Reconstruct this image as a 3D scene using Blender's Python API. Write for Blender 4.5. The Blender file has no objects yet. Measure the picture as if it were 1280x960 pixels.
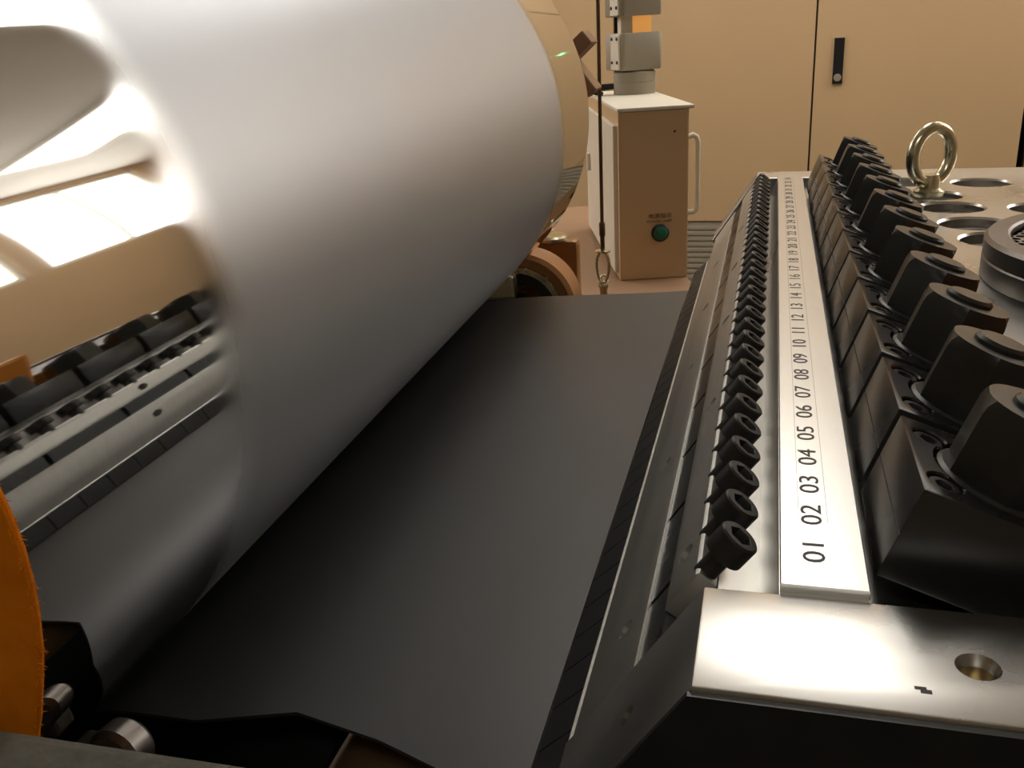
import bpy, bmesh, math, random
from mathutils import Vector, Matrix
random.seed(7)
scn = bpy.context.scene
COL = scn.collection
PI = math.pi
H = 0.18                      # camera height above the die top: every die/roller size is a multiple of it
EYE = 1.25                    # camera height above the floor

# ------------------------------------------------------------------ camera
cam_d = bpy.data.cameras.new('camera'); cam = bpy.data.objects.new('camera', cam_d); COL.objects.link(cam)
cam_d.sensor_fit = 'HORIZONTAL'; cam_d.sensor_width = 36.0; cam_d.lens = 1148.0 / 1280.0 * 36.0
cam_d.clip_start = 0.01
right = Vector((0.96429392, 0.25883075, -0.05607038))
down = Vector((0.04143951, -0.3565765, -0.93334665))
fwd = Vector((-0.26157219, 0.89769697, -0.35457036))
m = Matrix.Identity(4)
for i in range(3):
    m[i][0] = right[i]; m[i][1] = -down[i]; m[i][2] = -fwd[i]
m.translation = Vector((0, 0, EYE))
cam.matrix_world = m
scn.camera = cam

# ------------------------------------------------------------------ world and exposure
w = bpy.data.worlds.new('world'); scn.world = w; w.use_nodes = True
w.node_tree.nodes['Background'].inputs[0].default_value = (1.0, 0.95, 0.88, 1)
w.node_tree.nodes['Background'].inputs[1].default_value = 0.03
vs = scn.view_settings
vs.view_transform = 'Standard'; vs.look = 'None'; vs.gamma = 1.0; vs.exposure = 0.0; vs.use_curve_mapping = False
CEILING_LAMP = 7.0
WINDOW_GLOW = 5.5

# ------------------------------------------------------------------ materials
def lin(r, g, b):
    f = lambda c: (c / 255) / 12.92 if c / 255 <= 0.04045 else ((c / 255 + 0.055) / 1.055) ** 2.4
    return (f(r), f(g), f(b), 1)
def mat(name, color, rough=0.5, metal=0.0, noise=0.0, scale=20.0, stretch=(1, 1, 1), rvar=0.0, bump=0.0, spec=0.5, coat=0.0, aniso=0.0):
    m = bpy.data.materials.new(name); m.use_nodes = True
    nt = m.node_tree; N = nt.nodes; L = nt.links
    b = N['Principled BSDF']
    b.inputs['Base Color'].default_value = color; b.inputs['Roughness'].default_value = rough
    b.inputs['Metallic'].default_value = metal; b.inputs['Specular IOR Level'].default_value = spec
    b.inputs['Coat Weight'].default_value = coat
    if noise or rvar or bump:
        tc = N.new('ShaderNodeTexCoord'); mp = N.new('ShaderNodeMapping'); mp.inputs['Scale'].default_value = stretch
        L.new(tc.outputs['Object'], mp.inputs['Vector'])
        n = N.new('ShaderNodeTexNoise'); n.inputs['Scale'].default_value = scale; n.inputs['Detail'].default_value = 6
        L.new(mp.outputs[0], n.inputs['Vector'])
        if noise:
            mx = N.new('ShaderNodeMix'); mx.data_type = 'RGBA'
            mr = N.new('ShaderNodeMapRange'); mr.inputs[1].default_value = 0.15; mr.inputs[2].default_value = 0.85
            L.new(n.outputs['Fac'], mr.inputs[0]); L.new(mr.outputs[0], mx.inputs[0])
            mx.inputs[6].default_value = tuple(c * (1 - noise) for c in color[:3]) + (1,)
            mx.inputs[7].default_value = tuple(min(1, c * (1 + noise)) for c in color[:3]) + (1,)
            L.new(mx.outputs[2], b.inputs['Base Color'])
        if rvar:
            mr = N.new('ShaderNodeMapRange'); mr.inputs[1].default_value = 0.15; mr.inputs[2].default_value = 0.85
            mr.inputs[3].default_value = max(0.02, rough - rvar); mr.inputs[4].default_value = rough + rvar
            L.new(n.outputs['Fac'], mr.inputs[0]); L.new(mr.outputs[0], b.inputs['Roughness'])
        if bump:
            bp = N.new('ShaderNodeBump'); bp.inputs['Strength'].default_value = bump; bp.inputs['Distance'].default_value = 0.001
            L.new(n.outputs['Fac'], bp.inputs['Height']); L.new(bp.outputs[0], b.inputs['Normal'])
    return m
def glow(name, color, strength):
    m = bpy.data.materials.new(name); m.use_nodes = True
    b = m.node_tree.nodes['Principled BSDF']
    b.inputs['Base Color'].default_value = color; b.inputs['Emission Color'].default_value = color
    b.inputs['Emission Strength'].default_value = strength
    return m
M = {}
M['beige'] = mat('beige_powder_coat', lin(200, 168, 126), 0.45, noise=0.04, scale=3, bump=0.05)
M['beige_wall'] = mat('beige_wall_paint', lin(198, 168, 130), 0.6, noise=0.05, scale=2)
M['ceiling'] = mat('pale_ceiling_paint', lin(232, 228, 220), 0.9, noise=0.03, scale=4)
M['floor'] = mat('darkened_floor_coat', lin(48, 46, 43), 0.5, noise=0.12, scale=4, rvar=0.1)  # kept dark so the die's near end face mirrors little light
M['tan_top'] = mat('dimmed_tan_paint', lin(150, 118, 90), 0.55, noise=0.08, scale=5)  # darker than the base body to stand in for weak light on top
M['dark_wall'] = mat('dark_wall_paint', lin(45, 42, 40), 0.9, noise=0.1, scale=3)
M['seam'] = mat('dark_seam', lin(60, 42, 25), 0.7, noise=0.05)
M['black_plastic'] = mat('black_plastic', lin(22, 22, 22), 0.4, noise=0.1)
M['white_paint'] = mat('off_white_paint', lin(222, 214, 196), 0.45, noise=0.03, scale=5)
M['grey_paint'] = mat('grey_cover_paint', lin(158, 148, 128), 0.5, noise=0.04, scale=6)
M['amber'] = glow('amber_lens', lin(240, 170, 90), 0.45)
M['green'] = mat('green_lens', lin(10, 95, 70), 0.3, noise=0.05)
M['led'] = glow('green_pilot_light', (0.1, 1.0, 0.3, 1), 12.0)
M['steel'] = mat('ground_steel', (0.60, 0.585, 0.55, 1), 0.30, 1.0, noise=0.12, scale=9, rvar=0.07)
M['steel_brushed'] = mat('brushed_steel', (0.60, 0.585, 0.55, 1), 0.30, 1.0, noise=0.03, scale=60, stretch=(8, 2, 8), rvar=0.02)
M['steel_lip'] = mat('ground_lip_steel', (0.58, 0.57, 0.53, 1), 0.44, 1.0, noise=0.10, scale=50, stretch=(1, 6, 1), rvar=0.06, bump=0.04)
M['steel_dark'] = mat('dull_dark_steel', (0.10, 0.092, 0.082, 1), 0.45, 1.0, noise=0.2, scale=12, rvar=0.1)
M['matte_black'] = mat('matte_black_surface', (0.012, 0.012, 0.012, 1), 0.55, 0.0, noise=0.2, scale=12)  # even near-black for the lip segments and the plate under the sheet
M['black_oxide'] = mat('black_oxide_steel', (0.055, 0.055, 0.054, 1), 0.27, 0.75, noise=0.25, scale=10, rvar=0.07, bump=0.02)
M['black_screw'] = mat('black_screw_steel', (0.035, 0.034, 0.032, 1), 0.38, 0.5, noise=0.2, scale=60, rvar=0.08)
M['black_nut'] = mat('black_forged_nut', (0.045, 0.047, 0.043, 1), 0.36, 0.6, noise=0.25, scale=40, rvar=0.08, bump=0.08)
M['zinc'] = mat('zinc_plated_steel', (0.66, 0.62, 0.45, 1), 0.25, 1.0, noise=0.2, scale=40, rvar=0.08, bump=0.1)
M['puck'] = mat('dark_ground_disc_steel', (0.20, 0.18, 0.165, 1), 0.38, 1.0, noise=0.2, scale=20, rvar=0.08)
M['engrave'] = mat('engraved_dark_line', lin(70, 66, 60), 0.6, noise=0.05)
M['engrave_soft'] = mat('engraved_soft_line', (0.30, 0.29, 0.27, 1), 0.4, 1.0, noise=0.05)
M['sheet'] = mat('black_plastic_sheet', (0.012, 0.0125, 0.013, 1), 0.40, 0.0, noise=0.06, scale=6, rvar=0.03, spec=0.8)
M['tan_steel'] = mat('tan_painted_steel', lin(150, 110, 74), 0.5, noise=0.15, scale=12)
M['brown_cast'] = mat('brown_cast_housing', lin(160, 112, 66), 0.42, 0.3, noise=0.3, scale=12, rvar=0.1)
M['brown_bar'] = mat('bronze_brown_bar', (0.26, 0.16, 0.08, 1), 0.38, 0.6, noise=0.2, scale=6, stretch=(6, 1, 1))
M['orange_felt'] = mat('orange_felt', lin(205, 114, 12), 0.95, noise=0.2, scale=60, bump=0.6, spec=0.1)
M['orange_paint'] = mat('orange_paint', lin(235, 145, 30), 0.5, noise=0.05)
M['foam'] = mat('charcoal_foam', lin(98, 96, 88), 0.95, noise=0.25, scale=160, bump=0.8, spec=0.15)
M['rope'] = mat('bronze_wire_rope', lin(95, 72, 42), 0.5, 0.6, noise=0.3, scale=300)
M['brass'] = mat('brass_fitting', (0.65, 0.47, 0.20, 1), 0.3, 1.0, noise=0.1)
M['frame_paint'] = mat('dark_machine_frame_paint', lin(70, 66, 62), 0.6, noise=0.1)
M['lamp'] = glow('lamp_diffuser', (1.0, 0.97, 0.915, 1), CEILING_LAMP)
M['window_glow'] = glow('daylit_window_pane', (1.0, 0.98, 0.95, 1), WINDOW_GLOW)
M['print'] = mat('dark_print', lin(60, 42, 28), 0.6, noise=0.03)

def chrome_material():
    """hard chrome: mirror bands at both ends, hazed by plate-out where the sheet runs"""
    m = bpy.data.materials.new('hard_chrome'); m.use_nodes = True
    nt = m.node_tree; N = nt.nodes; L = nt.links; b = N['Principled BSDF']
    b.inputs['Metallic'].default_value = 1
    tc = N.new('ShaderNodeTexCoord'); sp = N.new('ShaderNodeSeparateXYZ'); L.new(tc.outputs['Object'], sp.inputs[0])
    n = N.new('ShaderNodeTexNoise'); n.inputs['Scale'].default_value = 6; n.inputs['Detail'].default_value = 3
    mp = N.new('ShaderNodeMapping'); mp.inputs['Scale'].default_value = (1, 3, 1)
    L.new(tc.outputs['Object'], mp.inputs['Vector']); L.new(mp.outputs[0], n.inputs['Vector'])
    ad = N.new('ShaderNodeMath'); ad.operation = 'MULTIPLY_ADD'; ad.inputs[1].default_value = 0.02
    L.new(n.outputs['Fac'], ad.inputs[0]); L.new(sp.outputs['Y'], ad.inputs[2])
    r1 = N.new('ShaderNodeMapRange'); r1.interpolation_type = 'SMOOTHSTEP'
    r1.inputs[1].default_value = 1.69 * H + .01; r1.inputs[2].default_value = 1.96 * H + .01
    r2 = N.new('ShaderNodeMapRange'); r2.interpolation_type = 'SMOOTHSTEP'
    r2.inputs[1].default_value = 5.32 * H + .01; r2.inputs[2].default_value = 5.55 * H + .01; r2.inputs[3].default_value = 1; r2.inputs[4].default_value = 0
    L.new(ad.outputs[0], r1.inputs[0]); L.new(ad.outputs[0], r2.inputs[0])
    mu = N.new('ShaderNodeMath'); mu.operation = 'MULTIPLY'; L.new(r1.outputs[0], mu.inputs[0]); L.new(r2.outputs[0], mu.inputs[1])
    n2 = N.new('ShaderNodeTexNoise'); n2.inputs['Scale'].default_value = 5; n2.inputs['Detail'].default_value = 4
    mp2 = N.new('ShaderNodeMapping'); mp2.inputs['Scale'].default_value = (2, 4, 2)
    L.new(tc.outputs['Object'], mp2.inputs['Vector']); L.new(mp2.outputs[0], n2.inputs['Vector'])
    rr = N.new('ShaderNodeMapRange'); rr.inputs[3].default_value = 0.42; rr.inputs[4].default_value = 0.50
    L.new(n2.outputs['Fac'], rr.inputs[0])
    mx = N.new('ShaderNodeMix'); mx.data_type = 'FLOAT'; mx.inputs[2].default_value = 0.035
    L.new(mu.outputs[0], mx.inputs[0]); L.new(rr.outputs[0], mx.inputs[3]); L.new(mx.outputs[0], b.inputs['Roughness'])
    cm = N.new('ShaderNodeMix'); cm.data_type = 'RGBA'
    cm.inputs[6].default_value = (0.62, 0.615, 0.60, 1); cm.inputs[7].default_value = (0.45, 0.46, 0.475, 1)
    L.new(mu.outputs[0], cm.inputs[0]); L.new(cm.outputs[2], b.inputs['Base Color'])
    return m
M['chrome'] = chrome_material()

# ------------------------------------------------------------------ mesh helpers (all coordinates relative to the eye, metres)
ORG = {}
def P(x, y, z): return Vector((x, y, z))
def hv(x, y, z): return Vector((x * H, y * H, z * H))
class MB:
    def __init__(s): s.v = []; s.f = []
    def add(s, vs, fs):
        o = len(s.v); s.v += [Vector(q) for q in vs]; s.f += [[o + i for i in f] for f in fs]
        return s
    def box(s, c, size, R=None):
        c = Vector(c); a, b, d = (q / 2 for q in size); vs = []
        for x in (-a, a):
            for y in (-b, b):
                for z in (-d, d):
                    q = Vector((x, y, z)); vs.append(c + (R @ q if R else q))
        return s.add(vs, [(0, 1, 3, 2), (4, 6, 7, 5), (0, 4, 5, 1), (2, 3, 7, 6), (0, 2, 6, 4), (1, 5, 7, 3)])
    def prism(s, prof, y0, y1):                  # profile of (x, z) extruded along Y
        n = len(prof)
        vs = [(x, y0, z) for x, z in prof] + [(x, y1, z) for x, z in prof]
        fs = [list(range(n)), list(range(2 * n - 1, n - 1, -1))] + [(i, n + i, n + (i + 1) % n, (i + 1) % n) for i in range(n)]
        return s.add(vs, fs)
    def lathe(s, base, axis, prof, seg=32, phase=0.0, closed=False):   # prof: (radius, height along axis)
        base = Vector(base); axis = Vector(axis).normalized()
        u = axis.orthogonal().normalized() if abs(axis.z) < .99 else Vector((1, 0, 0)); v = axis.cross(u)
        vs = []; fs = []
        for r, h in prof:
            for k in range(seg):
                a = phase + 2 * PI * k / seg
                vs.append(base + axis * h + (u * math.cos(a) + v * math.sin(a)) * r)
        n = len(prof)
        for i in range(n - 1 + (1 if closed else 0)):
            j = (i + 1) % n
            for k in range(seg):
                k2 = (k + 1) % seg
                fs.append((i * seg + k, i * seg + k2, j * seg + k2, j * seg + k))
        if not closed:
            if prof[0][0] > 1e-9: fs.append(list(range(seg - 1, -1, -1)))
            if prof[-1][0] > 1e-9: fs.append([(n - 1) * seg + k for k in range(seg)])
        return s.add(vs, fs)
    def tube(s, pts, r, seg=10, close=False):
        pts = [Vector(p) for p in pts]; n = len(pts); vs = []; fs = []
        up = Vector((0.13, 0.31, 0.94))
        for i, p in enumerate(pts):
            if close: t = pts[(i + 1) % n] - pts[i - 1]
            else: t = pts[min(i + 1, n - 1)] - pts[max(i - 1, 0)]
            t.normalize(); u = up - t * up.dot(t)
            if u.length < 1e-4: u = t.orthogonal()
            u.normalize(); q = t.cross(u); up = u
            rr = r[i] if isinstance(r, (list, tuple)) else r
            for k in range(seg):
                a = 2 * PI * k / seg; vs.append(p + (u * math.cos(a) + q * math.sin(a)) * rr)
        for i in range(n if close else n - 1):
            j = (i + 1) % n
            for k in range(seg):
                k2 = (k + 1) % seg; fs.append((i * seg + k, i * seg + k2, j * seg + k2, j * seg + k))
        if not close: fs += [list(range(seg - 1, -1, -1)), [(n - 1) * seg + k for k in range(seg)]]
        return s.add(vs, fs)
    def socket(s, base, axis, r, length, rin, depth, seg=24, six=True, ch=0.12):   # cap-screw head with a hex (or round) recess
        base = Vector(base); axis = Vector(axis).normalized()
        u = axis.orthogonal().normalized(); v = axis.cross(u)
        def ring(f, h):
            return [base + axis * h + (u * math.cos(2 * PI * k / seg) + v * math.sin(2 * PI * k / seg)) * f(k) for k in range(seg)]
        def hexr(k):
            a = (2 * PI * k / seg) % (PI / 3) - PI / 6
            return rin / math.cos(a) * math.cos(PI / 6) if six else rin
        R = [ring(lambda k: r, 0), ring(lambda k: r, length - ch * r), ring(lambda k: r * (1 - ch), length), ring(lambda k: hexr(k) * 1.06, length), ring(hexr, length - .05 * r), ring(hexr, length - depth)]
        vs = [p for q in R for p in q]; fs = [list(range(seg - 1, -1, -1))]
        for i in range(len(R) - 1):
            for k in range(seg):
                k2 = (k + 1) % seg; fs.append((i * seg + k, i * seg + k2, (i + 1) * seg + k2, (i + 1) * seg + k))
        fs.append([(len(R) - 1) * seg + k for k in range(seg)])
        return s.add(vs, fs)
    def mesh(s, name, material, org=Vector((0, 0, 0)), bevel=0.0, bseg=2, smooth=True, angle=35):
        bm = bmesh.new()
        vv = [bm.verts.new(q - org) for q in s.v]
        for f in s.f:
            try: bm.faces.new([vv[i] for i in f])
            except ValueError: pass
        bmesh.ops.recalc_face_normals(bm, faces=bm.faces)
        if bevel:
            es = [e for e in bm.edges if len(e.link_faces) == 2 and e.calc_face_angle(0) > math.radians(28)]
            bmesh.ops.bevel(bm, geom=es, offset=bevel, segments=bseg, profile=0.6, affect='EDGES', clamp_overlap=True)
        me = bpy.data.meshes.new(name); bm.to_mesh(me); bm.free()
        me.materials.append(material)
        if smooth and not bevel:
            for p in me.polygons: p.use_smooth = True
            me.set_sharp_from_angle(angle=math.radians(angle))
        return me
    def build(s, name, material, parent=None, **k):
        org = ORG[parent.name] if parent else (sum(s.v, Vector()) / len(s.v))
        if not parent:
            org = Vector((org.x, org.y, min(q.z for q in s.v)))
        return link(name, s.mesh(name, material, org, **k), parent, org)
def link(name, me, parent, org):
    o = bpy.data.objects.new(name, me); COL.objects.link(o)
    if parent: o.parent = parent
    else: o.location = org + Vector((0, 0, EYE))
    ORG[o.name] = org.copy()
    return o
def place(name, me, parent, at, rot=None):      # shared mesh, origin at `at`
    o = bpy.data.objects.new(name, me); COL.objects.link(o); o.parent = parent
    o.location = Vector(at) - ORG[parent.name]
    if rot: o.rotation_euler = rot
    ORG[o.name] = Vector(at)
    return o
def tag(o, label, cat, group=None):
    o['label'] = label; o['category'] = cat
    if group: o['group'] = group
    return o
def thing(name, label, cat, at, group=None):
    o = bpy.data.objects.new(name, None); COL.objects.link(o); o.empty_display_size = 0.05
    o.location = Vector(at) + Vector((0, 0, EYE)); ORG[o.name] = Vector(at)
    return tag(o, label, cat, group)
def struct(o): o['kind'] = 'structure'; return o
def cut(o, cutter):                              # real boolean holes, applied
    cme = cutter.mesh('cutter', M['steel'], ORG[o.name], smooth=False)
    c = bpy.data.objects.new('cutter', cme); COL.objects.link(c)
    if o.parent: c.parent = o.parent
    else: c.location = o.location
    md = o.modifiers.new('holes', 'BOOLEAN'); md.operation = 'DIFFERENCE'; md.object = c; md.solver = 'EXACT'
    bpy.context.view_layer.update()
    dg = bpy.context.evaluated_depsgraph_get()
    me = bpy.data.meshes.new_from_object(o.evaluated_get(dg))
    old = o.data; o.modifiers.clear(); o.data = me; me.name = old.name
    bpy.data.objects.remove(c); bpy.data.meshes.remove(cme)
    for p in me.polygons: p.use_smooth = len(p.vertices) == 4 and p.area < 3e-4
    me.set_sharp_from_angle(angle=math.radians(18))
def text_mesh(body, size, extrude, material, sx=1.0):
    cu = bpy.data.curves.new('lettering', 'FONT'); cu.body = body; cu.size = size; cu.extrude = extrude
    cu.align_x = 'CENTER'; cu.align_y = 'CENTER'; cu.resolution_u = 3
    o = bpy.data.objects.new('lettering', cu); COL.objects.link(o)
    bpy.context.view_layer.update()
    me = bpy.data.meshes.new_from_object(o.evaluated_get(bpy.context.evaluated_depsgraph_get()))
    bpy.data.objects.remove(o); bpy.data.curves.remove(cu)
    me.transform(Matrix.Diagonal((sx, 1, 1, 1)))
    me.materials.clear(); me.materials.append(material)
    return me

# ------------------------------------------------------------------ room shell (eye-relative)
FZ = -EYE; CZ = 1.95
XL, XR, YB, YN = -3.6, 3.0, 5.1, -2.6
T = 0.12
struct(MB().box(((XL + XR) / 2, (YB + YN) / 2, FZ - T / 2), (XR - XL + 2 * T, YB - YN + 2 * T, T)).build('floor', M['floor']))
struct(MB().box(((XL + XR) / 2, (YB + YN) / 2, CZ + T / 2), (XR - XL + 2 * T, YB - YN + 2 * T, T)).build('ceiling', M['ceiling']))
struct(MB().box(((XL + XR) / 2, YB + T / 2, (FZ + CZ) / 2), (XR - XL + 2 * T, T, CZ - FZ)).build('wall_back', M['beige_wall']))
struct(MB().box(((XL + XR) / 2, YN - T / 2, (FZ + CZ) / 2), (XR - XL + 2 * T, T, CZ - FZ)).build('wall_front', M['grey_paint']))
LZ0, LZ1, LY0, LY1 = 0.55, 1.80, 2.2, 4.7
lw = MB(); lx = XL - T / 2
lw.box((lx, (YB + YN) / 2, (FZ + LZ0) / 2), (T, YB - YN, LZ0 - FZ)); lw.box((lx, (YB + YN) / 2, (LZ1 + CZ) / 2), (T, YB - YN, CZ - LZ1))
lw.box((lx, (YN + LY0) / 2, (LZ0 + LZ1) / 2), (T, LY0 - YN, LZ1 - LZ0)); lw.box((lx, (LY1 + YB) / 2, (LZ0 + LZ1) / 2), (T, YB - LY1, LZ1 - LZ0))
struct(lw.build('wall_left', M['beige_wall']))
fr = MB()
for z in (LZ0 + .0225, LZ1 - .0225): fr.box((lx, (LY0 + LY1) / 2, z), (.06, LY1 - LY0, .045))
for y in (LY0 + .0225, (LY0 + LY1) / 2, LY1 - .0225): fr.box((lx, y, (LZ0 + LZ1) / 2), (.06, .045, LZ1 - LZ0 - .09))
wo = struct(fr.build('window_3', M['white_paint']))
for y0, y1 in ((LY0 + .045, (LY0 + LY1) / 2 - .0225), ((LY0 + LY1) / 2 + .0225, LY1 - .045)):
    MB().box((lx, (y0 + y1) / 2, (LZ0 + LZ1) / 2), (.012, y1 - y0, LZ1 - LZ0 - .09)).build('pane', M['window_glow'], wo)
# right wall with a high band of daylit windows
WZ0, WZ1 = 0.66, 1.88
wins = [(2.2, 3.4), (3.55, 4.85)]
mb = MB()
mb.box((XR + T / 2, (YB + YN) / 2, (FZ + WZ0) / 2), (T, YB - YN, WZ0 - FZ))
mb.box((XR + T / 2, (YB + YN) / 2, (WZ1 + CZ) / 2), (T, YB - YN, CZ - WZ1))
ys = [YN] + [q for ab in wins for q in ab] + [YB]
for i in range(0, len(ys), 2):
    mb.box((XR + T / 2, (ys[i] + ys[i + 1]) / 2, (WZ0 + WZ1) / 2), (T, ys[i + 1] - ys[i], WZ1 - WZ0))
struct(mb.build('wall_right', M['beige_wall']))
for i, (a, b) in enumerate(wins):
    fr = MB(); c = XR + T / 2; fw = 0.045
    for z in (WZ0 + fw / 2, WZ1 - fw / 2): fr.box((c, (a + b) / 2, z), (0.06, b - a, fw))
    for y in (a + fw / 2, (a + b) / 2, b - fw / 2): fr.box((c, y, (WZ0 + WZ1) / 2), (0.06, fw, WZ1 - WZ0 - 2 * fw))
    wo = struct(fr.build('window_%d' % (i + 1), M['white_paint']))
    for y0, y1 in ((a + fw, (a + b) / 2 - fw / 2), ((a + b) / 2 + fw / 2, b - fw)):
        MB().box((c, (y0 + y1) / 2, (WZ0 + WZ1) / 2), (0.012, y1 - y0, WZ1 - WZ0 - 2 * fw)).build('pane', M['window_glow'], wo)
# ceiling lights
def ceiling_light(x, y, label, sx=1.2, sy=0.3):
    t = thing('ceiling_light', label, 'light', (x, y, CZ - 0.05), 'ceiling light panels')
    fr = MB()
    for s in (-1, 1):
        fr.box((x + s * (sx / 2 - .01), y, CZ - .025), (.02, sy, .05)); fr.box((x, y + s * (sy / 2 - .01), CZ - .025), (sx - .04, .02, .05))
    fr.build('frame', M['white_paint'], t)
    MB().box((x, y, CZ - .03), (sx - .04, sy - .04, .03)).build('diffuser', M['lamp'], t)
ceiling_light(0.0, 3.1, 'long white ceiling light above the middle of the steel die', 0.7, 2.2)
ceiling_light(0.0, -1.3, 'added wide white fill light behind the near end of the machine', 1.4, 0.5)  # unseen fill added to brighten the box front, felt and foam
ceiling_light(-1.7, 3.0, 'long white ceiling light above the far left of the room', 1.4, 0.5)
ceiling_light(1.7, 3.6, 'long white ceiling light near the window side of the room', 1.3, 0.6)

# ------------------------------------------------------------------ big beige cabinets along the back wall
CY = 4.5                                       # front plane of the doors
zc0, zc1 = -0.89, 1.35
def big_cabinet(name, label, x0, x1, seams, handle=None, skip=()):
    t = thing(name, label, 'cabinet', ((x0 + x1) / 2, CY + .29, FZ))
    MB().box(((x0 + x1) / 2, CY + .3, (FZ + zc1) / 2), (x1 - x0, .56, zc1 - FZ)).build('body', M['seam'], t)
    xs = [x0] + seams + [x1]
    for i in range(len(xs) - 1):
        a, b = xs[i] + .004, xs[i + 1] - .004
        d = MB().box(((a + b) / 2, CY + .008, (zc0 + zc1) / 2), (b - a, .024, zc1 - zc0)).build('door', M['beige'], t, bevel=.003)
        if handle and i == handle[0]:
            hx, hz = handle[1:]
            hd = MB().box((hx, CY - .008, hz), (.042, .014, .19)).build('handle', M['black_plastic'], d, bevel=.002)
            MB().lathe((hx, CY - .014, hz - .07), (0, -1, 0), [(.016, 0), (.016, .004), (.009, .005), (.009, .003)], 20).box((hx, CY - .017, hz - .07), (.003, .004, .012)).build('lock', M['grey_paint'], d)
    pl = MB().box(((x0 + x1) / 2, CY + .012, (FZ + zc0) / 2), (x1 - x0, .02, zc0 - FZ - .006)).build('plinth', M['grey_paint'], t)
    sl = MB()
    for k in range(12): sl.box(((x0 + x1) / 2, CY + .0005, FZ + .03 + k * .027), (x1 - x0 - .06, .005, .014))
    sl.build('vent_slats', M['grey_paint'], pl)
    return t
c1 = big_cabinet('electrical_cabinet', 'tall beige double door cabinet with one black swing handle', -.70, 1.035, [.168], (1, .268, -.185))
MB().lathe((.50, CY - .002, .42), (0, -1, 0), [(.008, 0), (.008, .004), (.006, .005), (.006, .009), (0.002, .011)], 20).build('pilot_light', M['led'], c1)
big_cabinet('electrical_cabinet', 'tall beige cabinet behind the small box and hanging wire', -2.45, -.72, [-1.58])
big_cabinet('electrical_cabinet', 'tall beige cabinet beyond the dark gap at the right edge', 1.06, 2.6, [1.83])

# ------------------------------------------------------------------ beige machine base carrying the control box
def rot_pt(px, py, a, o): return (o[0] + px * math.cos(a) - py * math.sin(a), o[1] + px * math.sin(a) + py * math.cos(a))
BZ = -.58
# ------------------------------------------------------------------ control box with its covered mast
F = (-.345, 2.19); YAW = math.radians(16.5); bw, bd, bz1 = .166, .66, -.172
ct = thing('control_box', 'small beige control box with green lamp, handle and grey mast', 'control box', (F[0], F[1], BZ))
Rz = Matrix.Rotation(YAW, 3, 'Z')
def bp(x, y, z): q = rot_pt(x, y, YAW, F); return Vector((q[0], q[1], z))
mbs = thing('machine_base', 'low beige machine base under the small control box', 'machine', (bp(-.4, .4, 0).x, bp(-.4, .4, 0).y, FZ))
MB().box(bp(-.42, .39, (FZ + BZ - .025) / 2), (1.14, 1.32, BZ - FZ - .025), Rz).build('body', M['beige'], mbs, bevel=.008)
MB().box(bp(-.42, .39, BZ - .0125), (1.17, 1.35, .025), Rz).build('top_plate', M['tan_top'], mbs, bevel=.004)
MB().box(bp(bw / 2, bd / 2, (BZ + bz1 - .009) / 2), (bw, bd, bz1 - .009 - BZ), Rz).build('body', M['beige'], ct, bevel=.004)
MB().box(bp(bw / 2 + .005, bd / 2, bz1 - .0045), (bw + .014, bd + .004, .009), Rz).build('lid', M['white_paint'], ct, bevel=.003)
dr = MB().box(bp(-.004, bd / 2 + .005, (BZ + bz1) / 2 - .012), (.012, bd - .035, bz1 - BZ - .055), Rz).build('door', M['white_paint'], ct, bevel=.003)
MB().box(bp(-.014, bd * .84, -.36), (.012, .02, .05), Rz).build('latch', M['white_paint'], dr, bevel=.003)
# handle on the right side
hp = [bp(bw + q[0], q[1], q[2]) for q in [(-.002, .06, -.255), (.022, .06, -.247), (.030, .06, -.252), (.034, .06, -.262), (.034, .06, -.33), (.034, .06, -.418), (.030, .06, -.428), (.022, .06, -.432), (-.002, .06, -.432)]]
MB().tube(hp, .0065, 12).build('handle', M['white_paint'], ct)
# lamp on the front
fd = Vector((math.sin(YAW), -math.cos(YAW), 0))
lc = bp(.098, 0, -.466)
bz = MB().lathe(lc, fd, [(.0215, 0), (.0215, .004), (.019, .007), (.0165, .008), (.0165, .004)], 28).build('lamp_bezel', M['black_plastic'], ct)
MB().lathe(lc + fd * .004, fd, [(.0165, 0), (.0165, .008), (.0135, .0125), (.007, .0150), (.0005, .0158)], 28).build('lamp_lens', M['green'], bz)
MB().lathe(bp(.132, -.0002, -.23), fd, [(.003, 0), (.003, .001), (.0015, .002)], 10).build('screw', M['seam'], ct)
def box_text(s, size, x, z, sx=1.0):
    me = text_mesh(s, size, .0002, M['print'], sx)
    o = place('lettering', me, ct, bp(x, -.0006, z), (PI / 2, 0, YAW)); return o
box_text('\u7535\u6e90\u6307\u793a', .0125, .098, -.426, 1.15)
box_text('POWER LAMP', .0085, .096, -.4385, 1.15)
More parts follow.
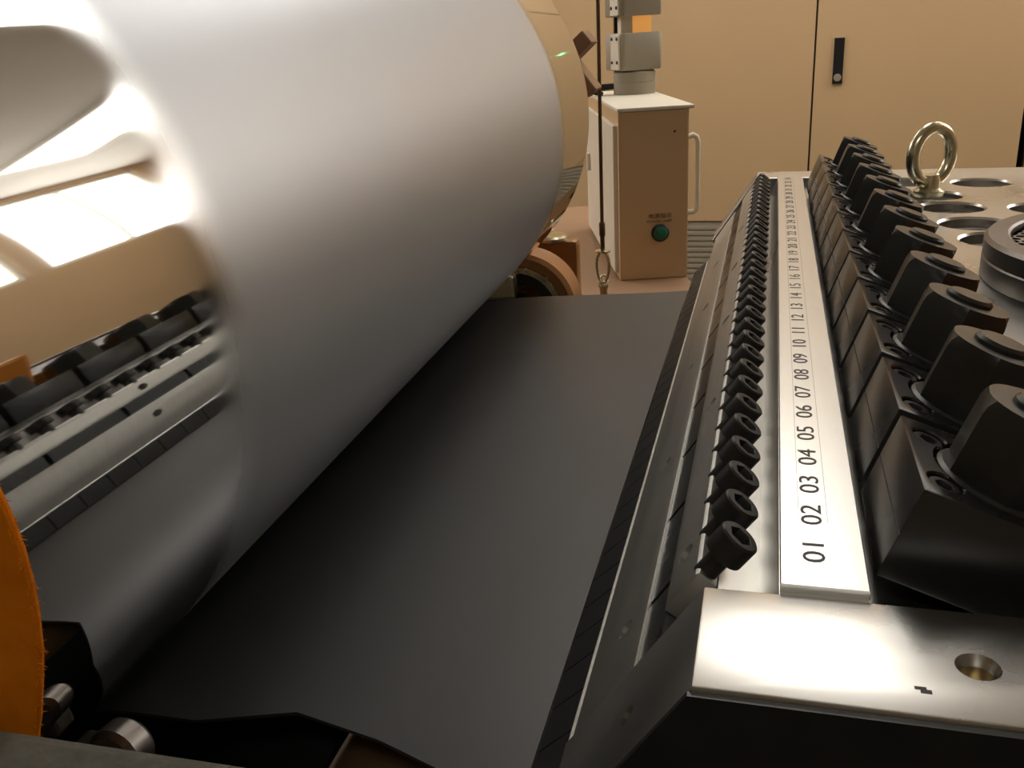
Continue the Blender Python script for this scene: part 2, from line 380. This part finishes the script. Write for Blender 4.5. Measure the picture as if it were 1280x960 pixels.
# mast on top
mx, my = bp(.082, .50, 0).x + .032, bp(.082, .50, 0).y; r0 = .058
MB().lathe((mx, my, bz1), (0, 0, 1), [(r0, 0), (r0, .030), (r0 - .001, .031), (r0 - .001, .033), (r0, .034), (r0, .058), (r0 - .006, .062)], 40).build('mast_base', M['grey_paint'], ct)
core = MB().box((mx, my, bz1 + .28), (.082, .070, .46), Rz).build('mast_core', M['white_paint'], ct, bevel=.004)
MB().box(Vector((mx, my, bz1 + .18)) + Rz @ Vector((.016, -.0365, 0)), (.05, .006, .12), Rz).build('amber_panel', M['amber'], core)
def mast_cover(z0, z1):
    Rz = Matrix.Rotation(math.radians(34), 3, 'Z'); prof = []
    for cx, cy, a0 in ((.046, .045, 0), (-.052, .045, 90), (-.052, -.045, 180), (.046, -.045, 270)):
        for k in range(5):
            a = math.radians(a0 + k * 22.5); prof.append((cx + .012 * math.cos(a), cy + .012 * math.sin(a)))
    vs = []; n = len(prof)
    for z in (z0, z0 + .004, z1 - .004, z1):
        s = .97 if z in (z0, z1) else 1.0
        for q in prof: vs.append(Vector((mx, my, z)) + Rz @ Vector((q[0] * s, q[1] * s, 0)))
    fs = [list(range(n - 1, -1, -1)), [3 * n + k for k in range(n)]]
    for i in range(3): fs += [(i * n + k, i * n + (k + 1) % n, (i + 1) * n + (k + 1) % n, (i + 1) * n + k) for k in range(n)]
    c = MB().add(vs, fs).build('mast_cover', M['grey_paint'], ct)
    fl = MB().box(Vector((mx, my, (z0 + z1) / 2)) + Rz @ Vector((-.066, -.020, 0)), (.006, .050, z1 - z0 - .006), Rz).build('side_flange', M['white_paint'], c, bevel=.001)
    for z in (z0 + .022, z1 - .014):
        for y in (-.036, -.004):
            q = Vector((mx, my, z)) + Rz @ Vector((-.069, y, 0))
            MB().lathe(q, Rz @ Vector((-1, 0, 0)), [(.0045, 0), (.0045, .002), (.002, .003)], 12).build('screw', M['black_plastic'], c)
mast_cover(bz1 + .064, bz1 + .160)
mast_cover(bz1 + .202, bz1 + .46)
cb = [bp(.02, .46, bz1 + .004) + Vector((0, 0, 0)), bp(.0, .46, bz1 + .012), bp(.012, .50, bz1 + .020), Vector((mx - .055, my - .01, bz1 + .022))]
MB().tube(cb, [.006, .009, .010, .008], 10).build('cable_gland', M['black_plastic'], ct)

# ------------------------------------------------------------------ hanging wire rope with thimble and hook
wx, wy = -.283, 1.60
wr = thing('wire_rope', 'thin vertical bronze wire with a loop and brass hook in front of the control box', 'wire', (wx, wy, -.58))
MB().tube([(wx + .006, wy, CZ), (wx + .003, wy, .8), (wx, wy, -.33)], .0032, 8).build('rope', M['rope'], wr)
MB().lathe((wx, wy, -.368), (0, 0, 1), [(.0035, 0), (.004, .002), (.004, .024), (.0055, .028), (.0055, .048), (.004, .051)], 12).build('crimp_sleeve', M['rope'], wr)
MB().lathe((wx, wy, -.372), (0, 0, 1), [(.004, 0), (.014, .001), (.014, .004), (.004, .006)], 16).build('swivel_washer', M['zinc'], wr)
lp = [(wx + .011 * math.sin(2 * PI * k / 20) * (1 + .25 * math.cos(2 * PI * k / 20)), wy, -.400 + .030 * math.cos(2 * PI * k / 20)) for k in range(20)]
MB().tube(lp, .0028, 8, close=True).build('thimble_loop', M['zinc'], wr)
MB().lathe((wx, wy, -.58), (0, 0, 1), [(.012, 0), (.012, .10), (.009, .11), (.009, .120), (.007, .122), (.007, .148), (.004, .152)], 16).build('hook', M['brass'], wr)
for z, yy in ((-.424, .006), (-.434, -.002)):
    MB().tube([(wx + .007 * math.cos(2 * PI * k / 12), wy + yy * math.sin(2 * PI * k / 12), z + .009 * math.sin(2 * PI * k / 12)) for k in range(12)], .0022, 6, close=True).build('chain_link', M['zinc'], wr)

# ------------------------------------------------------------------ roller
RX, RZ, RR = -2.375, -.52, 1.205
RY0, RY1 = 1.08, 6.25
ro = thing('chrome_roller', 'large hazy chrome roller with mirror polished ends beside the black sheet', 'roller', hv(RX, 3.6, RZ - RR))
me = MB().lathe(hv(RX, 0, RZ), (0, 1, 0), [((RR - .018) * H, RY0 * H), (RR * H, (RY0 + .018) * H), (RR * H, (RY1 - .018) * H), ((RR - .018) * H, RY1 * H)], 192)
sh = me.build('roller_shell', M['chrome'], ro)
# material works on true Y (eye distance): put the shell's object origin at the eye line
org = ORG[ro.name]
sh.data.transform(Matrix.Translation(Vector((0, org.y, 0)))); sh.location = (0, -org.y, 0); ORG[sh.name] = org - Vector((0, org.y, 0))
for y0, y1 in ((.805, RY0 + .02), (RY1 - .02, 6.83)):
    MB().lathe(hv(RX, 0, RZ), (0, 1, 0), [(.36 * H, y0 * H), (.36 * H, y1 * H)], 32).build('journal', M['steel'], ro)
for y0, y1 in ((RY0 - .03, RY0 + .01), (RY1 - .01, RY1 + .03)):
    MB().lathe(hv(RX, 0, RZ), (0, 1, 0), [(1.0 * H, y0 * H), (1.0 * H, y1 * H)], 48).build('end_disc', M['steel_dark'], ro)

ro.location += hv(-.01, 0, -.06); ro.rotation_euler = (.0265, 0, -.005)     # the roller sits a touch out of line with the die
# roller stands (mostly hidden behind the roller)
for nm, y0, y1, lab in (('roller_stand', .30, .78, 'dark steel stand carrying the near journal of the chrome roller'), ('roller_stand', 6.85, 7.45, 'dark steel stand carrying the far journal behind the chrome roller')):
    st = thing(nm, lab, 'stand', hv(RX, (y0 + y1) / 2, FZ / H))
    MB().box(P((RX - .58) * H, (y0 + y1) / 2 * H, (FZ + (RZ - .34) * H) / 2), (.8 * H, (y1 - y0) * H, (RZ - .34) * H - FZ)).build('upright', M['frame_paint'], st, bevel=.004)
    MB().lathe(hv(RX, y0, RZ), (0, 1, 0), [(.37 * H, .02 * H), (.62 * H, .02 * H), (.62 * H, (y1 - y0 - .02) * H), (.37 * H, (y1 - y0 - .02) * H)], 40, closed=True).build('bearing_ring', M['tan_steel'], st)

# tan levers behind the far end of the roller
lv = thing('lever_bracket', 'two tan steel levers sticking out behind the far end of the roller', 'bracket', P(-.29, 1.375, -.15))
def plank(name, a, b, wdt, thk, par, mt):
    a, b = Vector(a), Vector(b); d = (b - a); L = d.length; d.normalize(); y = Vector((0, 1, 0)); z = d.cross(y)
    R = Matrix((d, y, z)).transposed()
    return MB().box((a + b) / 2, (L, wdt, thk), R).build(name, mt, par, bevel=.003)
plank('lever', (-.345, 1.375, -.085), (-.254, 1.375, -.007), .05, .022, lv, M['tan_steel'])
plank('lever', (-.36, 1.375, .055), (-.251, 1.375, -.085), .05, .022, lv, M['tan_steel'])
plank('lever_foot', (-.46, 1.385, .00), (-.31, 1.385, -.02), .03, .06, lv, M['tan_steel'])

# brown bearing housing below the far end of the roller
hc = P(-.353, 1.30, -.385)
bh = thing('bearing_housing', 'brown cast bearing housing with white rimmed ring under the far roller end', 'bearing', (hc.x, hc.y, hc.z - .12))
MB().lathe(hc, (0, 1, 0), [(.060, -.02), (.078, -.02), (.084, -.014), (.084, .035), (.060, .035)], 56, closed=True).build('outer_ring', M['brown_cast'], bh)
MB().lathe(hc, (0, 1, 0), [(.058, -.03), (.066, -.03), (.066, -.018), (.058, -.018)], 56, closed=True).build('bright_rim', M['zinc'], bh)
MB().lathe(hc, (0, 1, 0), [(.036, -.012), (.060, -.012), (.060, .0), (.036, .0)], 48, closed=True).build('dark_seal', M['steel_dark'], bh)
MB().box(hc + P(-.008, .105, -.0275), (.15, .03, .215)).build('back_plate', M['brown_cast'], bh, bevel=.008)
MB().lathe(hc, (0, 1, 0), [(.05, .03), (.05, .10)], 32).build('hub', M['brown_cast'], bh)
MB().box(hc + P(-.032, -.035, .042), (.070, .05, .034), Matrix.Rotation(-.08, 3, 'Y')).build('clamp_pad', M['zinc'], bh, bevel=.004)
MB().box(hc + P(-.028, -.034, .012), (.075, .048, .026)).build('clamp_block', M['steel_dark'], bh, bevel=.002)
MB().lathe(hc + P(-.075, -.03, -.05), P(.75, 0, .45), [(.03, 0), (.034, .003), (.034, .075), (.03, .078)], 32).build('white_drum', M['white_paint'], bh)
MB().box(hc + P(-.004, -.005, .100), (.022, .016, .060)).build('stop_post', M['tan_steel'], bh, bevel=.002)
MB().lathe(hc + P(.020, .105, .08), (0, 0, 1), [(.030, 0), (.030, .004), (.026, .007)], 32).build('oil_cap', M['zinc'], bh)
MB().lathe(hc + P(-.012, -.021, .072), (0, -1, 0), [(.006, 0), (.006, .002), (.003, .003)], 16).build('grease_point', M['black_plastic'], bh)

# cross beam of the stack frame that carries bearing housing and wire anchor
cbm = thing('cross_beam', 'dark steel cross beam below the far edge of the black sheet', 'beam', (-.42, 1.45, FZ))
MB().box((-.42, 1.52, -.55), (.62, .28, .06)).build('beam', M['frame_paint'], cbm, bevel=.004)
for x in (-.68, -.16): MB().box((x, 1.52, (FZ - .58) / 2), (.08, .24, -.58 - FZ)).build('leg', M['frame_paint'], cbm, bevel=.003)

# ------------------------------------------------------------------ slot die
die = thing('slot_die', 'massive steel extrusion die with numbered bolt row and black clamp blocks', 'die', hv(.8, 3.9, -2.6))
Y0, Y1 = 1.527, 6.52
D2 = lambda pts: [(x * H, z * H) for x, z in pts]
TL = math.radians(20); CT, STt = math.cos(TL), math.sin(TL)
BW_ = .32
notch_end = (.225 + BW_ * CT, -1.0 - BW_ * STt); k_ = (-1.0 - notch_end[1]) / CT
def bev(u, d=0.0):         # u along the lip bevel from its top edge, d depth below the bevel face
    ux, uz = -.5547, -.832
    return (-.113 + u * ux + d * .832, -1.048 + u * uz - d * .5547)
body_prof = [bev(-.004, .052), (.012, -1.105), (.049, -1.0032), (.2075, -1.0032), (.2095, -1.06), (.235, -1.06), notch_end, (notch_end[0] + k_ * STt, -1.0), (2.3, -1.0), (2.3, -2.6), (.1, -2.6), (-.30, -1.62), (-.36, -1.50), bev(.46, .052)]
body = MB().prism(D2(body_prof), Y0 * H, Y1 * H).build('die_body', M['steel'], die, smooth=False)
holes = [(1.243, 6.214), (.907, 5.784), (.95, 5.404), (.991, 4.97), (1.026, 4.60), (1.389, 5.36), (.815, 6.27), (1.62, 5.85), (1.72, 5.0)]
ck = MB()
for x, y in holes: ck.lathe(hv(x, y, -1.16), (0, 0, 1), [(.165 * H, 0), (.165 * H, .148 * H), (.177 * H, .162 * H), (.177 * H, .2 * H)], 40)
cut(body, ck)
sc = MB().socket((0, 0, 0), (0, 0, 1), .150 * H, .085 * H, .085 * H, .06 * H, 36).mesh('plate_screw', M['puck'])
for x, y in holes: place('plate_screw', sc, die, hv(x, y, -1.132), (0, 0, .3))

ep_prof = [(-.088, -1.0), (2.3, -1.0), (2.3, -2.6), (.1, -2.6), (-.30, -1.62), (-.372, -1.425)]
epn = MB().prism(D2(ep_prof), 1.235 * H, 1.5265 * H).build('end_plate', M['steel'], die, bevel=.0007)
cut(epn, MB().lathe(hv(.359, 1.371, -1.35), (0, 0, 1), [(.027 * H, 0), (.027 * H, .33 * H), (.036 * H, .352 * H), (.036 * H, .38 * H)], 32)
    .lathe(hv(-.215, 1.365, -1.19) + P(.01, 0, -.0068), (-.83, 0, .555), [(.022 * H, 0), (.022 * H, .03)], 20))
shade_prof = [(-.095, -1.010), (2.3, -1.010), (2.3, -2.6), (.1, -2.6), (-.30, -1.62), (-.372, -1.425)]
MB().prism(D2(shade_prof), 1.222 * H, 1.2348 * H).build('end_shade_plate', M['black_screw'], epn)  # thin black plate added so the near end face reads as shaded
th = MB()
for k in range(9): th.lathe(hv(.359, 1.371, -1.06 - k * .016), (0, 0, 1), [(.0285 * H, 0), (.0245 * H, .004 * H), (.0285 * H, .008 * H)], 24)
th.build('hole_thread', M['brass'], epn)
MB().lathe(hv(-.215, 1.365, -1.19) + P(.0095, 0, -.0064), (-.83, 0, .555), [(.02 * H, 0), (.02 * H, .005), (.01 * H, .006)], 16).build('plug', M['brass'], epn)
sm = MB()
sm.add([hv(x, y, -.9997) for x, y in ((.262, 1.287), (.279, 1.287), (.279, 1.297), (.272, 1.297), (.272, 1.303), (.254, 1.303), (.254, 1.295), (.262, 1.295))], [list(range(8))])
sm.build('pit_mark', M['engrave'], epn, smooth=False)
MB().prism(D2(ep_prof), 1.0 * Y1 * H + .0001, 6.81 * H).build('end_plate', M['steel'], die, bevel=.0007)

# flexible lip: upper plate, slot inserts, lower plate with bright land, dark lower lip  (bevel line runs from the top corner down-left)
PIT = .1428; N1 = 1.672
up_y0, up_y1 = 1.64, 6.50
upper = MB().prism(D2([bev(-.010, .004), bev(0, 0), bev(.113, 0), bev(.113, .05), bev(-.004, .05)]), up_y0 * H, up_y1 * H).build('upper_lip_plate', M['steel_lip'], die, bevel=.0006)
lower = MB().prism(D2([bev(.205, 0), bev(.405, 0), bev(.462, .007), (-.3715, -1.4385), (-.374, -1.443), bev(.475, .05), bev(.205, .05)]), 1.53 * H, 5.95 * H).build('lower_lip_plate', M['steel_lip'], die, bevel=.0003)
nrm = Vector((-.832, 0, .5547))
ck = MB()
for k in range(5):
    c = bev(.06); ck.lathe(hv(c[0], 1.80 + .88 * k, c[1]) - nrm * .008, nrm, [(.026 * H, 0), (.026 * H, .02)], 20)
cut(upper, ck); ck = MB()
for k in range(5):
    c = bev(.30); ck.lathe(hv(c[0], 1.773 + .88 * k, c[1]) - nrm * .008, nrm, [(.026 * H, 0), (.026 * H, .02)], 20)
cut(lower, ck)
y = 1.765 - .386  # first insert also fills the near void so it stays dark
while y < 6.3:
    MB().prism(D2([bev(.114, .006), bev(.204, .006), bev(.204, .05), bev(.114, .05)]), max(y + .011, 1.532) * H, min(y + .375, 6.49) * H).build('slot_insert', M['black_oxide'], die)
    y += .386
MB().prism(D2([bev(.478, .022), (-.445, -1.545), (-.43, -1.575), (-.30, -1.56), bev(.45, .05)]), 1.45 * H, 5.95 * H).build('lower_lip', M['steel_dark'], die)
y = 1.46
while y < 5.9:
    MB().prism(D2([bev(.478, .008), (-.457, -1.534), (-.446, -1.544), bev(.478, .021)]), y * H, (y + PIT - .006) * H).build('lip_segment', M['matte_black'], die)
    y += PIT
MB().prism(D2([bev(.205, .004), bev(.43, .004), bev(.43, .05), bev(.205, .05)]), 5.951 * H, 6.50 * H).build('lip_filler', M['steel_lip'], die)

# adjusting screws, one per number
ax = Vector((.60, 0, .80)).normalized()
s_ = MB().socket(ax * (.004 * H), ax, .0435 * H, .056 * H, .0262 * H, .044 * H, 24, six=True, ch=.10)
s_.lathe(-ax * .062 * H, ax, [(.024 * H, 0), (.024 * H, .070 * H)], 16)
sme = s_.mesh('adjusting_screw', M['black_screw'])
for i in range(34):
    place('adjusting_screw', sme, die, hv(-.062, N1 + i * PIT, -1.016), (0, 0, 0))

# number scale
strip = MB().prism(D2([(.050, -1.003), (.209, -1.003), (.209, -.988), (.207, -.985), (.052, -.985), (.050, -.988)]), 1.540 * H, 6.515 * H).build('number_scale', M['steel_brushed'], die)
ln = MB()
for x in (.088, .146): ln.box(hv(x, (1.78 + 6.45) / 2, -.9849), (.0014 * H, 4.67 * H, .0006 * H))
ln.build('engraved_line', M['engrave_soft'], strip)
for i in range(34):
    me = text_mesh('%02d' % (i + 1), .061 * H, .0003 * H, M['engrave'], 1.5)
    place('engraved_number', me, strip, hv(.116, N1 + i * PIT + (.0 if i else -.005), -.9845), (0, 0, PI / 2))

# clamp blocks with big hex nuts
blk = MB().box((.16 * H, 0, .1 * H), (BW_ * H, .352 * H, .2 * H))
tmp = link('temporary', blk.mesh('clamp_block', M['black_oxide'], bevel=.0007), None, Vector((0, 0, -EYE)))
ck = MB()
for s in (-1, 1):
    ck.lathe((.052 * H, s * .105 * H, .15 * H), (0, 0, 1), [(.0345 * H, 0), (.0345 * H, .046 * H), (.040 * H, .052 * H), (.040 * H, .08 * H)], 28)
ORG['temporary'] = Vector((0, 0, 0)); tmp.location = (0, 0, 0)
cut(tmp, ck)
cut(tmp, MB().lathe((.184 * H, 0, .166 * H), (0, 0, 1), [(.140 * H, 0), (.140 * H, .1 * H)], 40))
cut(tmp, MB().box((0, 0, .098 * H), (.003 * H, .5 * H, .005 * H)))
bmesh_ = tmp.data; bpy.data.objects.remove(tmp)
nb = MB()
nb.lathe((0, 0, 0), (0, 0, 1), [(.126 * H, 0), (.128 * H, .006 * H), (.128 * H, .030 * H), (.120 * H, .036 * H)], 40)
hx = []
Rh = .121 * H
def hexring(sc, z): return [Vector((Rh * sc * math.cos(PI / 3 * k), Rh * sc * math.sin(PI / 3 * k), z)) for k in range(6)]
nut = MB()
seg = 36
def hrad(a): a = a % (PI / 3) - PI / 6; return Rh * math.cos(PI / 6) / math.cos(a)
rings = []
for rc, z in ((9, .036), (9, .165), (.118, .180), (.107, .196), (.062, .196)):
    rings.append([Vector((min(hrad(2 * PI * k / seg), rc * H) * math.cos(2 * PI * k / seg), min(hrad(2 * PI * k / seg), rc * H) * math.sin(2 * PI * k / seg), z * H)) for k in range(seg)])
vs = [q for r in rings for q in r]; fs = [list(range(seg))]
for i in range(len(rings) - 1): fs += [(i * seg + k, i * seg + (k + 1) % seg, (i + 1) * seg + (k + 1) % seg, (i + 1) * seg + k) for k in range(seg)]
fs.append([(len(rings) - 1) * seg + k for k in range(seg)])
nb.add(vs, fs)
nutme = nb.mesh('hex_nut', M['black_nut'], angle=25)
stud = MB().lathe((0, 0, .19 * H), (0, 0, 1), [(.060 * H, 0), (.060 * H, .014 * H), (.052 * H, .022 * H)], 28).mesh('stud_end', M['black_nut'])
csme = MB().socket((0, 0, 0), (0, 0, 1), .0325 * H, .034 * H, .0185 * H, .026 * H, 24).mesh('cap_screw', M['black_screw'])
for i in range(12):
    yc = 1.62 + .176 + .386 * i
    b = place('clamp_block', bmesh_, die, hv(.225, yc, -.9985), (0, TL, 0))
    def sub(nm, me, x, yy, z, rz=0):
        o = bpy.data.objects.new(nm, me); COL.objects.link(o); o.parent = b; o.location = (x * H, yy * H, z * H); o.rotation_euler = (0, 0, rz); return o
    n = sub('hex_nut', nutme, .182, 0, .166, random.choice([.30, .42, .36, .24, .5]) )
    s2 = sub('stud_end', stud, .182, 0, .166)
    for s in (-1, 1): sub('cap_screw', csme, .052, s * .105, .160, random.uniform(0, 1))

# eye bolt
eb = hv(.885, 5.78, -1.0)
ebo = MB().lathe(eb, (0, 0, 1), [(.085 * H, 0), (.085 * H, .03 * H), (.062 * H, .045 * H), (.058 * H, .085 * H), (.05 * H, .12 * H)], 28)
rc = eb + P(0, 0, .225 * H); yw = math.radians(38); ebo2 = []
for k in range(40):
    a = 2 * PI * k / 40; q = .142 * H
    ebo2.append(rc + P(math.cos(a) * q * math.cos(yw), math.cos(a) * q * math.sin(yw), math.sin(a) * q * 1.08))
ebo.tube(ebo2, .036 * H, 14, close=True)
e = ebo.build('eye_bolt', M['zinc'], die); e['label'] = 'zinc plated lifting eye bolt standing on the die'

# ------------------------------------------------------------------ perforated disc lying on the die
pc = hv(1.53, 3.857, -1.0); pr = .712 * H
pk = thing('perforated_disc', 'dark round steel disc with perforated centre lying on the die at right', 'disc', pc)
MB().lathe(pc, (0, 0, 1), [(pr * .5, 0), (pr - .004 * H, 0), (pr, .006 * H), (pr, .078 * H), (pr - .006 * H, .084 * H), (pr * .5, .084 * H)], 72, closed=True).build('lower_ring', M['puck'], pk)
MB().lathe(pc, (0, 0, 1), [(pr * .5, .085 * H), (pr - .008 * H, .085 * H), (pr - .002 * H, .091 * H), (pr - .002 * H, .148 * H), (pr - .016 * H, .163 * H), (pr - .085 * H, .163 * H), (pr - .095 * H, .155 * H), (pr - .095 * H, .10 * H), (pr * .5, .10 * H)], 72, closed=True).build('upper_ring', M['puck'], pk)
pm = MB(); cell = .055 * H; hr = .018 * H; zt = .132 * H
for i in range(-14, 15):
    for j in range(-14, 15):
        x = (i + .5 * (j % 2)) * cell; yy = j * cell * .866
        if math.hypot(x, yy) > pr - .115 * H: continue
        c = pc + P(x, yy, zt); R6 = cell / math.sqrt(3); vs = []
        for k in range(12):
            a = PI / 6 + k * PI / 6
            rr = R6 if k % 2 == 0 else R6 * math.cos(PI / 6)
            vs.append(c + P(rr * math.cos(a), rr * math.sin(a), 0))
        for z in (0, -.03 * H):
            for k in range(12):
                a = PI / 6 + k * PI / 6; vs.append(c + P(hr * math.cos(a), hr * math.sin(a), z))
        fs = []
        for k in range(12):
            k2 = (k + 1) % 12; fs += [(k, k2, 12 + k2, 12 + k), (12 + k, 12 + k2, 24 + k2, 24 + k)]
        pm.add(vs, fs)
pm.lathe(pc, (0, 0, 1), [(pr - .13 * H, zt - .0004), (pr - .09 * H, zt - .0004)], 72)
pm.build('perforated_plate', M['puck'], pk, smooth=False)
MB().lathe(pc, (0, 0, 1), [(pr - .10 * H, .098 * H), (pr - .10 * H, .101 * H)], 48).build('screen_backing', M['black_plastic'], pk)

# orange case on the die (just outside the frame; seen mirrored in the roller)
oc = thing('orange_case', 'orange case on the die seen only as a reflection in the roller', 'case', hv(1.09, 2.61, -1.0))
MB().box(hv(1.09, 2.61, -.78), (.38 * H, 1.02 * H, .44 * H)).build('body', M['orange_paint'], oc, bevel=.006)
MB().tube([hv(1.09, 2.35, -0.570), hv(1.09, 2.37, -0.510), hv(1.09, 2.42, -0.495), hv(1.09, 2.62, -0.495), hv(1.09, 2.67, -0.510), hv(1.09, 2.69, -0.570)], .006, 10).build('handle', M['black_plastic'], oc)

# die pedestal
dp = thing('die_pedestal', 'dark painted pedestal frame under the steel die', 'stand', P(1.35 * H, 3.9 * H, FZ))
MB().box(P(1.35 * H, 4.0 * H, -2.68 * H), (1.8 * H, 5.2 * H, .16 * H)).build('top_plate', M['frame_paint'], dp, bevel=.003)
for x in (.7, 2.0):
    for yy in (1.8, 6.2):
        MB().box(P(x * H, yy * H, (FZ - 2.76 * H) / 2), (.4 * H, .4 * H, -2.76 * H - FZ)).build('leg', M['frame_paint'], dp, bevel=.003)

# ------------------------------------------------------------------ black sheet from the lip to the underside of the roller
prof = [(-.464, -1.543), (-.52, -1.548), (-.66, -1.556), (-.85, -1.562), (-1.1, -1.570), (-1.35, -1.578), (-1.55, -1.588), (-1.70, -1.605), (-1.85, -1.638)]
rs = RR + .012
a0 = math.radians(-66)
for k in range(14):
    a = a0 - k * math.radians(6); prof.append((RX + rs * math.cos(a), RZ + rs * math.sin(a)))
def near_y(x):
    tab = [(-.45, 1.47), (-.6, 1.50), (-.756, 1.555), (-.92, 1.62), (-1.07, 1.655), (-1.2, 1.64), (-1.375, 1.57), (-1.6, 1.59), (-9, 1.60)]
    for (xa, ya), (xb, yb) in zip(tab, tab[1:]):
        if xb <= x <= xa: return ya + (yb - ya) * (x - xa) / (xb - xa)
    return 1.47
def far_y(x):
    s = max(0, min(1, (-.45 - x) / 1.3)); return 5.62 - .10 * s
vs = []; fs = []; NY = 24; n = len(prof); th_ = .010
for layer in (0, 1):
    for (x, z) in prof:
        ya, yb = near_y(x), far_y(x)
        for j in range(NY + 1):
            yy = ya + (yb - ya) * j / NY; q = 0 if x > -1.84 else 1
            vs.append(hv(x + q * (-.01 + .005 * (yy - 3.6)), yy, z - layer * th_ + q * (-.06 + .0265 * (yy - 3.6))))
idx = lambda l, i, j: l * n * (NY + 1) + i * (NY + 1) + j
for i in range(n - 1):
    for j in range(NY):
        fs.append((idx(0, i, j), idx(0, i + 1, j), idx(0, i + 1, j + 1), idx(0, i, j + 1)))
        fs.append((idx(1, i, j), idx(1, i, j + 1), idx(1, i + 1, j + 1), idx(1, i + 1, j)))
    fs.append((idx(0, i, 0), idx(1, i, 0), idx(1, i + 1, 0), idx(0, i + 1, 0)))
    fs.append((idx(0, i, NY), idx(0, i + 1, NY), idx(1, i + 1, NY), idx(1, i, NY)))
for j in range(NY):
    fs.append((idx(0, 0, j), idx(0, 0, j + 1), idx(1, 0, j + 1), idx(1, 0, j)))
    fs.append((idx(0, n - 1, j), idx(1, n - 1, j), idx(1, n - 1, j + 1), idx(0, n - 1, j + 1)))
tag(MB().add(vs, fs).build('plastic_sheet', M['sheet'], angle=60), 'wide matte black sheet running from the die lip under the roller', 'sheet')

# ------------------------------------------------------------------ foreground at the bottom left
# orange felt pad with a frayed edge
edge = [(-1.30, -.47), (-1.13, -.50), (-1.072, -.55), (-1.057, -.566), (-1.047, -.614), (-1.041, -.67), (-1.042, -.728), (-1.048, -.787), (-1.06, -.851), (-1.078, -.915), (-1.101, -.986), (-1.135, -1.07), (-1.184, -1.166)]
edge = [(x * 1.053, z * 1.053) for x, z in edge]
op = thing('felt_pad', 'orange felt pad with frayed rounded edge at the near roller end', 'pad', hv(-1.4, .97, -1.18))
MB().prism(D2(edge + [(-1.72, -1.228), (-1.72, -.50)]), .985 * H, 1.003 * H).build('pad', M['orange_felt'], op, bevel=.0015)
fz = MB()
for k in range(420):
    t = random.uniform(0, len(edge) - 1.001); i0 = int(t); q = t - i0
    x = edge[i0][0] * (1 - q) + edge[i0 + 1][0] * q; z = edge[i0][1] * (1 - q) + edge[i0 + 1][1] * q
    y_ = random.uniform(.985, 1.003)
    a = hv(x - .004, y_, z); d = P(random.uniform(.2, 1), random.uniform(-.8, .5), random.uniform(-.6, .6)).normalized() * random.uniform(.0007, .0022)
    sd = d.orthogonal().normalized() * .00022; s3 = d.cross(sd).normalized() * .00022
    fz.add([a + sd, a - sd * .5 + s3, a - sd * .5 - s3, a + d], [(0, 1, 3), (1, 2, 3), (2, 0, 3), (0, 2, 1)])
f_ = fz.build('frayed_fibres', M['orange_felt'], op); f_['kind'] = 'stuff'
MB().box(hv(-1.74, .86, -1.0), (.03 * H, .30 * H, .30 * H)).build('bracket', M['frame_paint'], op)

# charcoal foam bar along the bottom edge
Ry = Matrix.Rotation(-.022, 3, 'Y')
tag(MB().box(hv(-1.13, .74, -1.115), (1.16 * H, .40 * H, .20 * H), Ry).build('foam_bar', M['foam'], bevel=.004), 'charcoal foam covered bar across the bottom left corner', 'bar')

# small grey edge guide beside the near end of the roller
eg = thing('edge_guide', 'small grey rounded metal guide under the near end of the roller', 'guide', hv(-1.38, 1.33, -1.62))
MB().lathe(hv(-1.335, 1.28, -1.43), (.05, 1, -.1), [(.055 * H, 0), (.068 * H, .012 * H), (.068 * H, .06 * H), (.055 * H, .075 * H)], 32).build('guide_wheel', M['puck'], eg)
MB().box(hv(-1.42, 1.34, -1.54), (.10 * H, .06 * H, .20 * H)).build('guide_arm', M['steel_dark'], eg, bevel=.002)
bpipe = MB().lathe(hv(-.94, 1.22, -1.97), (0, 1, 0), [(.19 * H, 0), (.20 * H, .01 * H), (.20 * H, 2.3 * H), (.19 * H, 2.31 * H)], 40)
tag(bpipe.build('brown_pipe', M['brown_bar']), 'bronze brown pipe partly visible below the near edge of the black sheet', 'pipe')

eg2 = thing('gap_darkener', 'added black plate that darkens the gap below the near edge of the black sheet', 'dark plate', hv(-1.36, 1.5, -1.95))  # made-up plate that keeps the space under the sheet dark
MB().box(hv(-1.49, 1.72, -1.81), (.81 * H, 1.12 * H, .03 * H)).build('dark_plate', M['matte_black'], eg2, bevel=.001)
MB().box(hv(-1.60, 1.50, -2.27), (.08 * H, .2 * H, .9 * H)).build('dark_plate_post', M['frame_paint'], eg2)
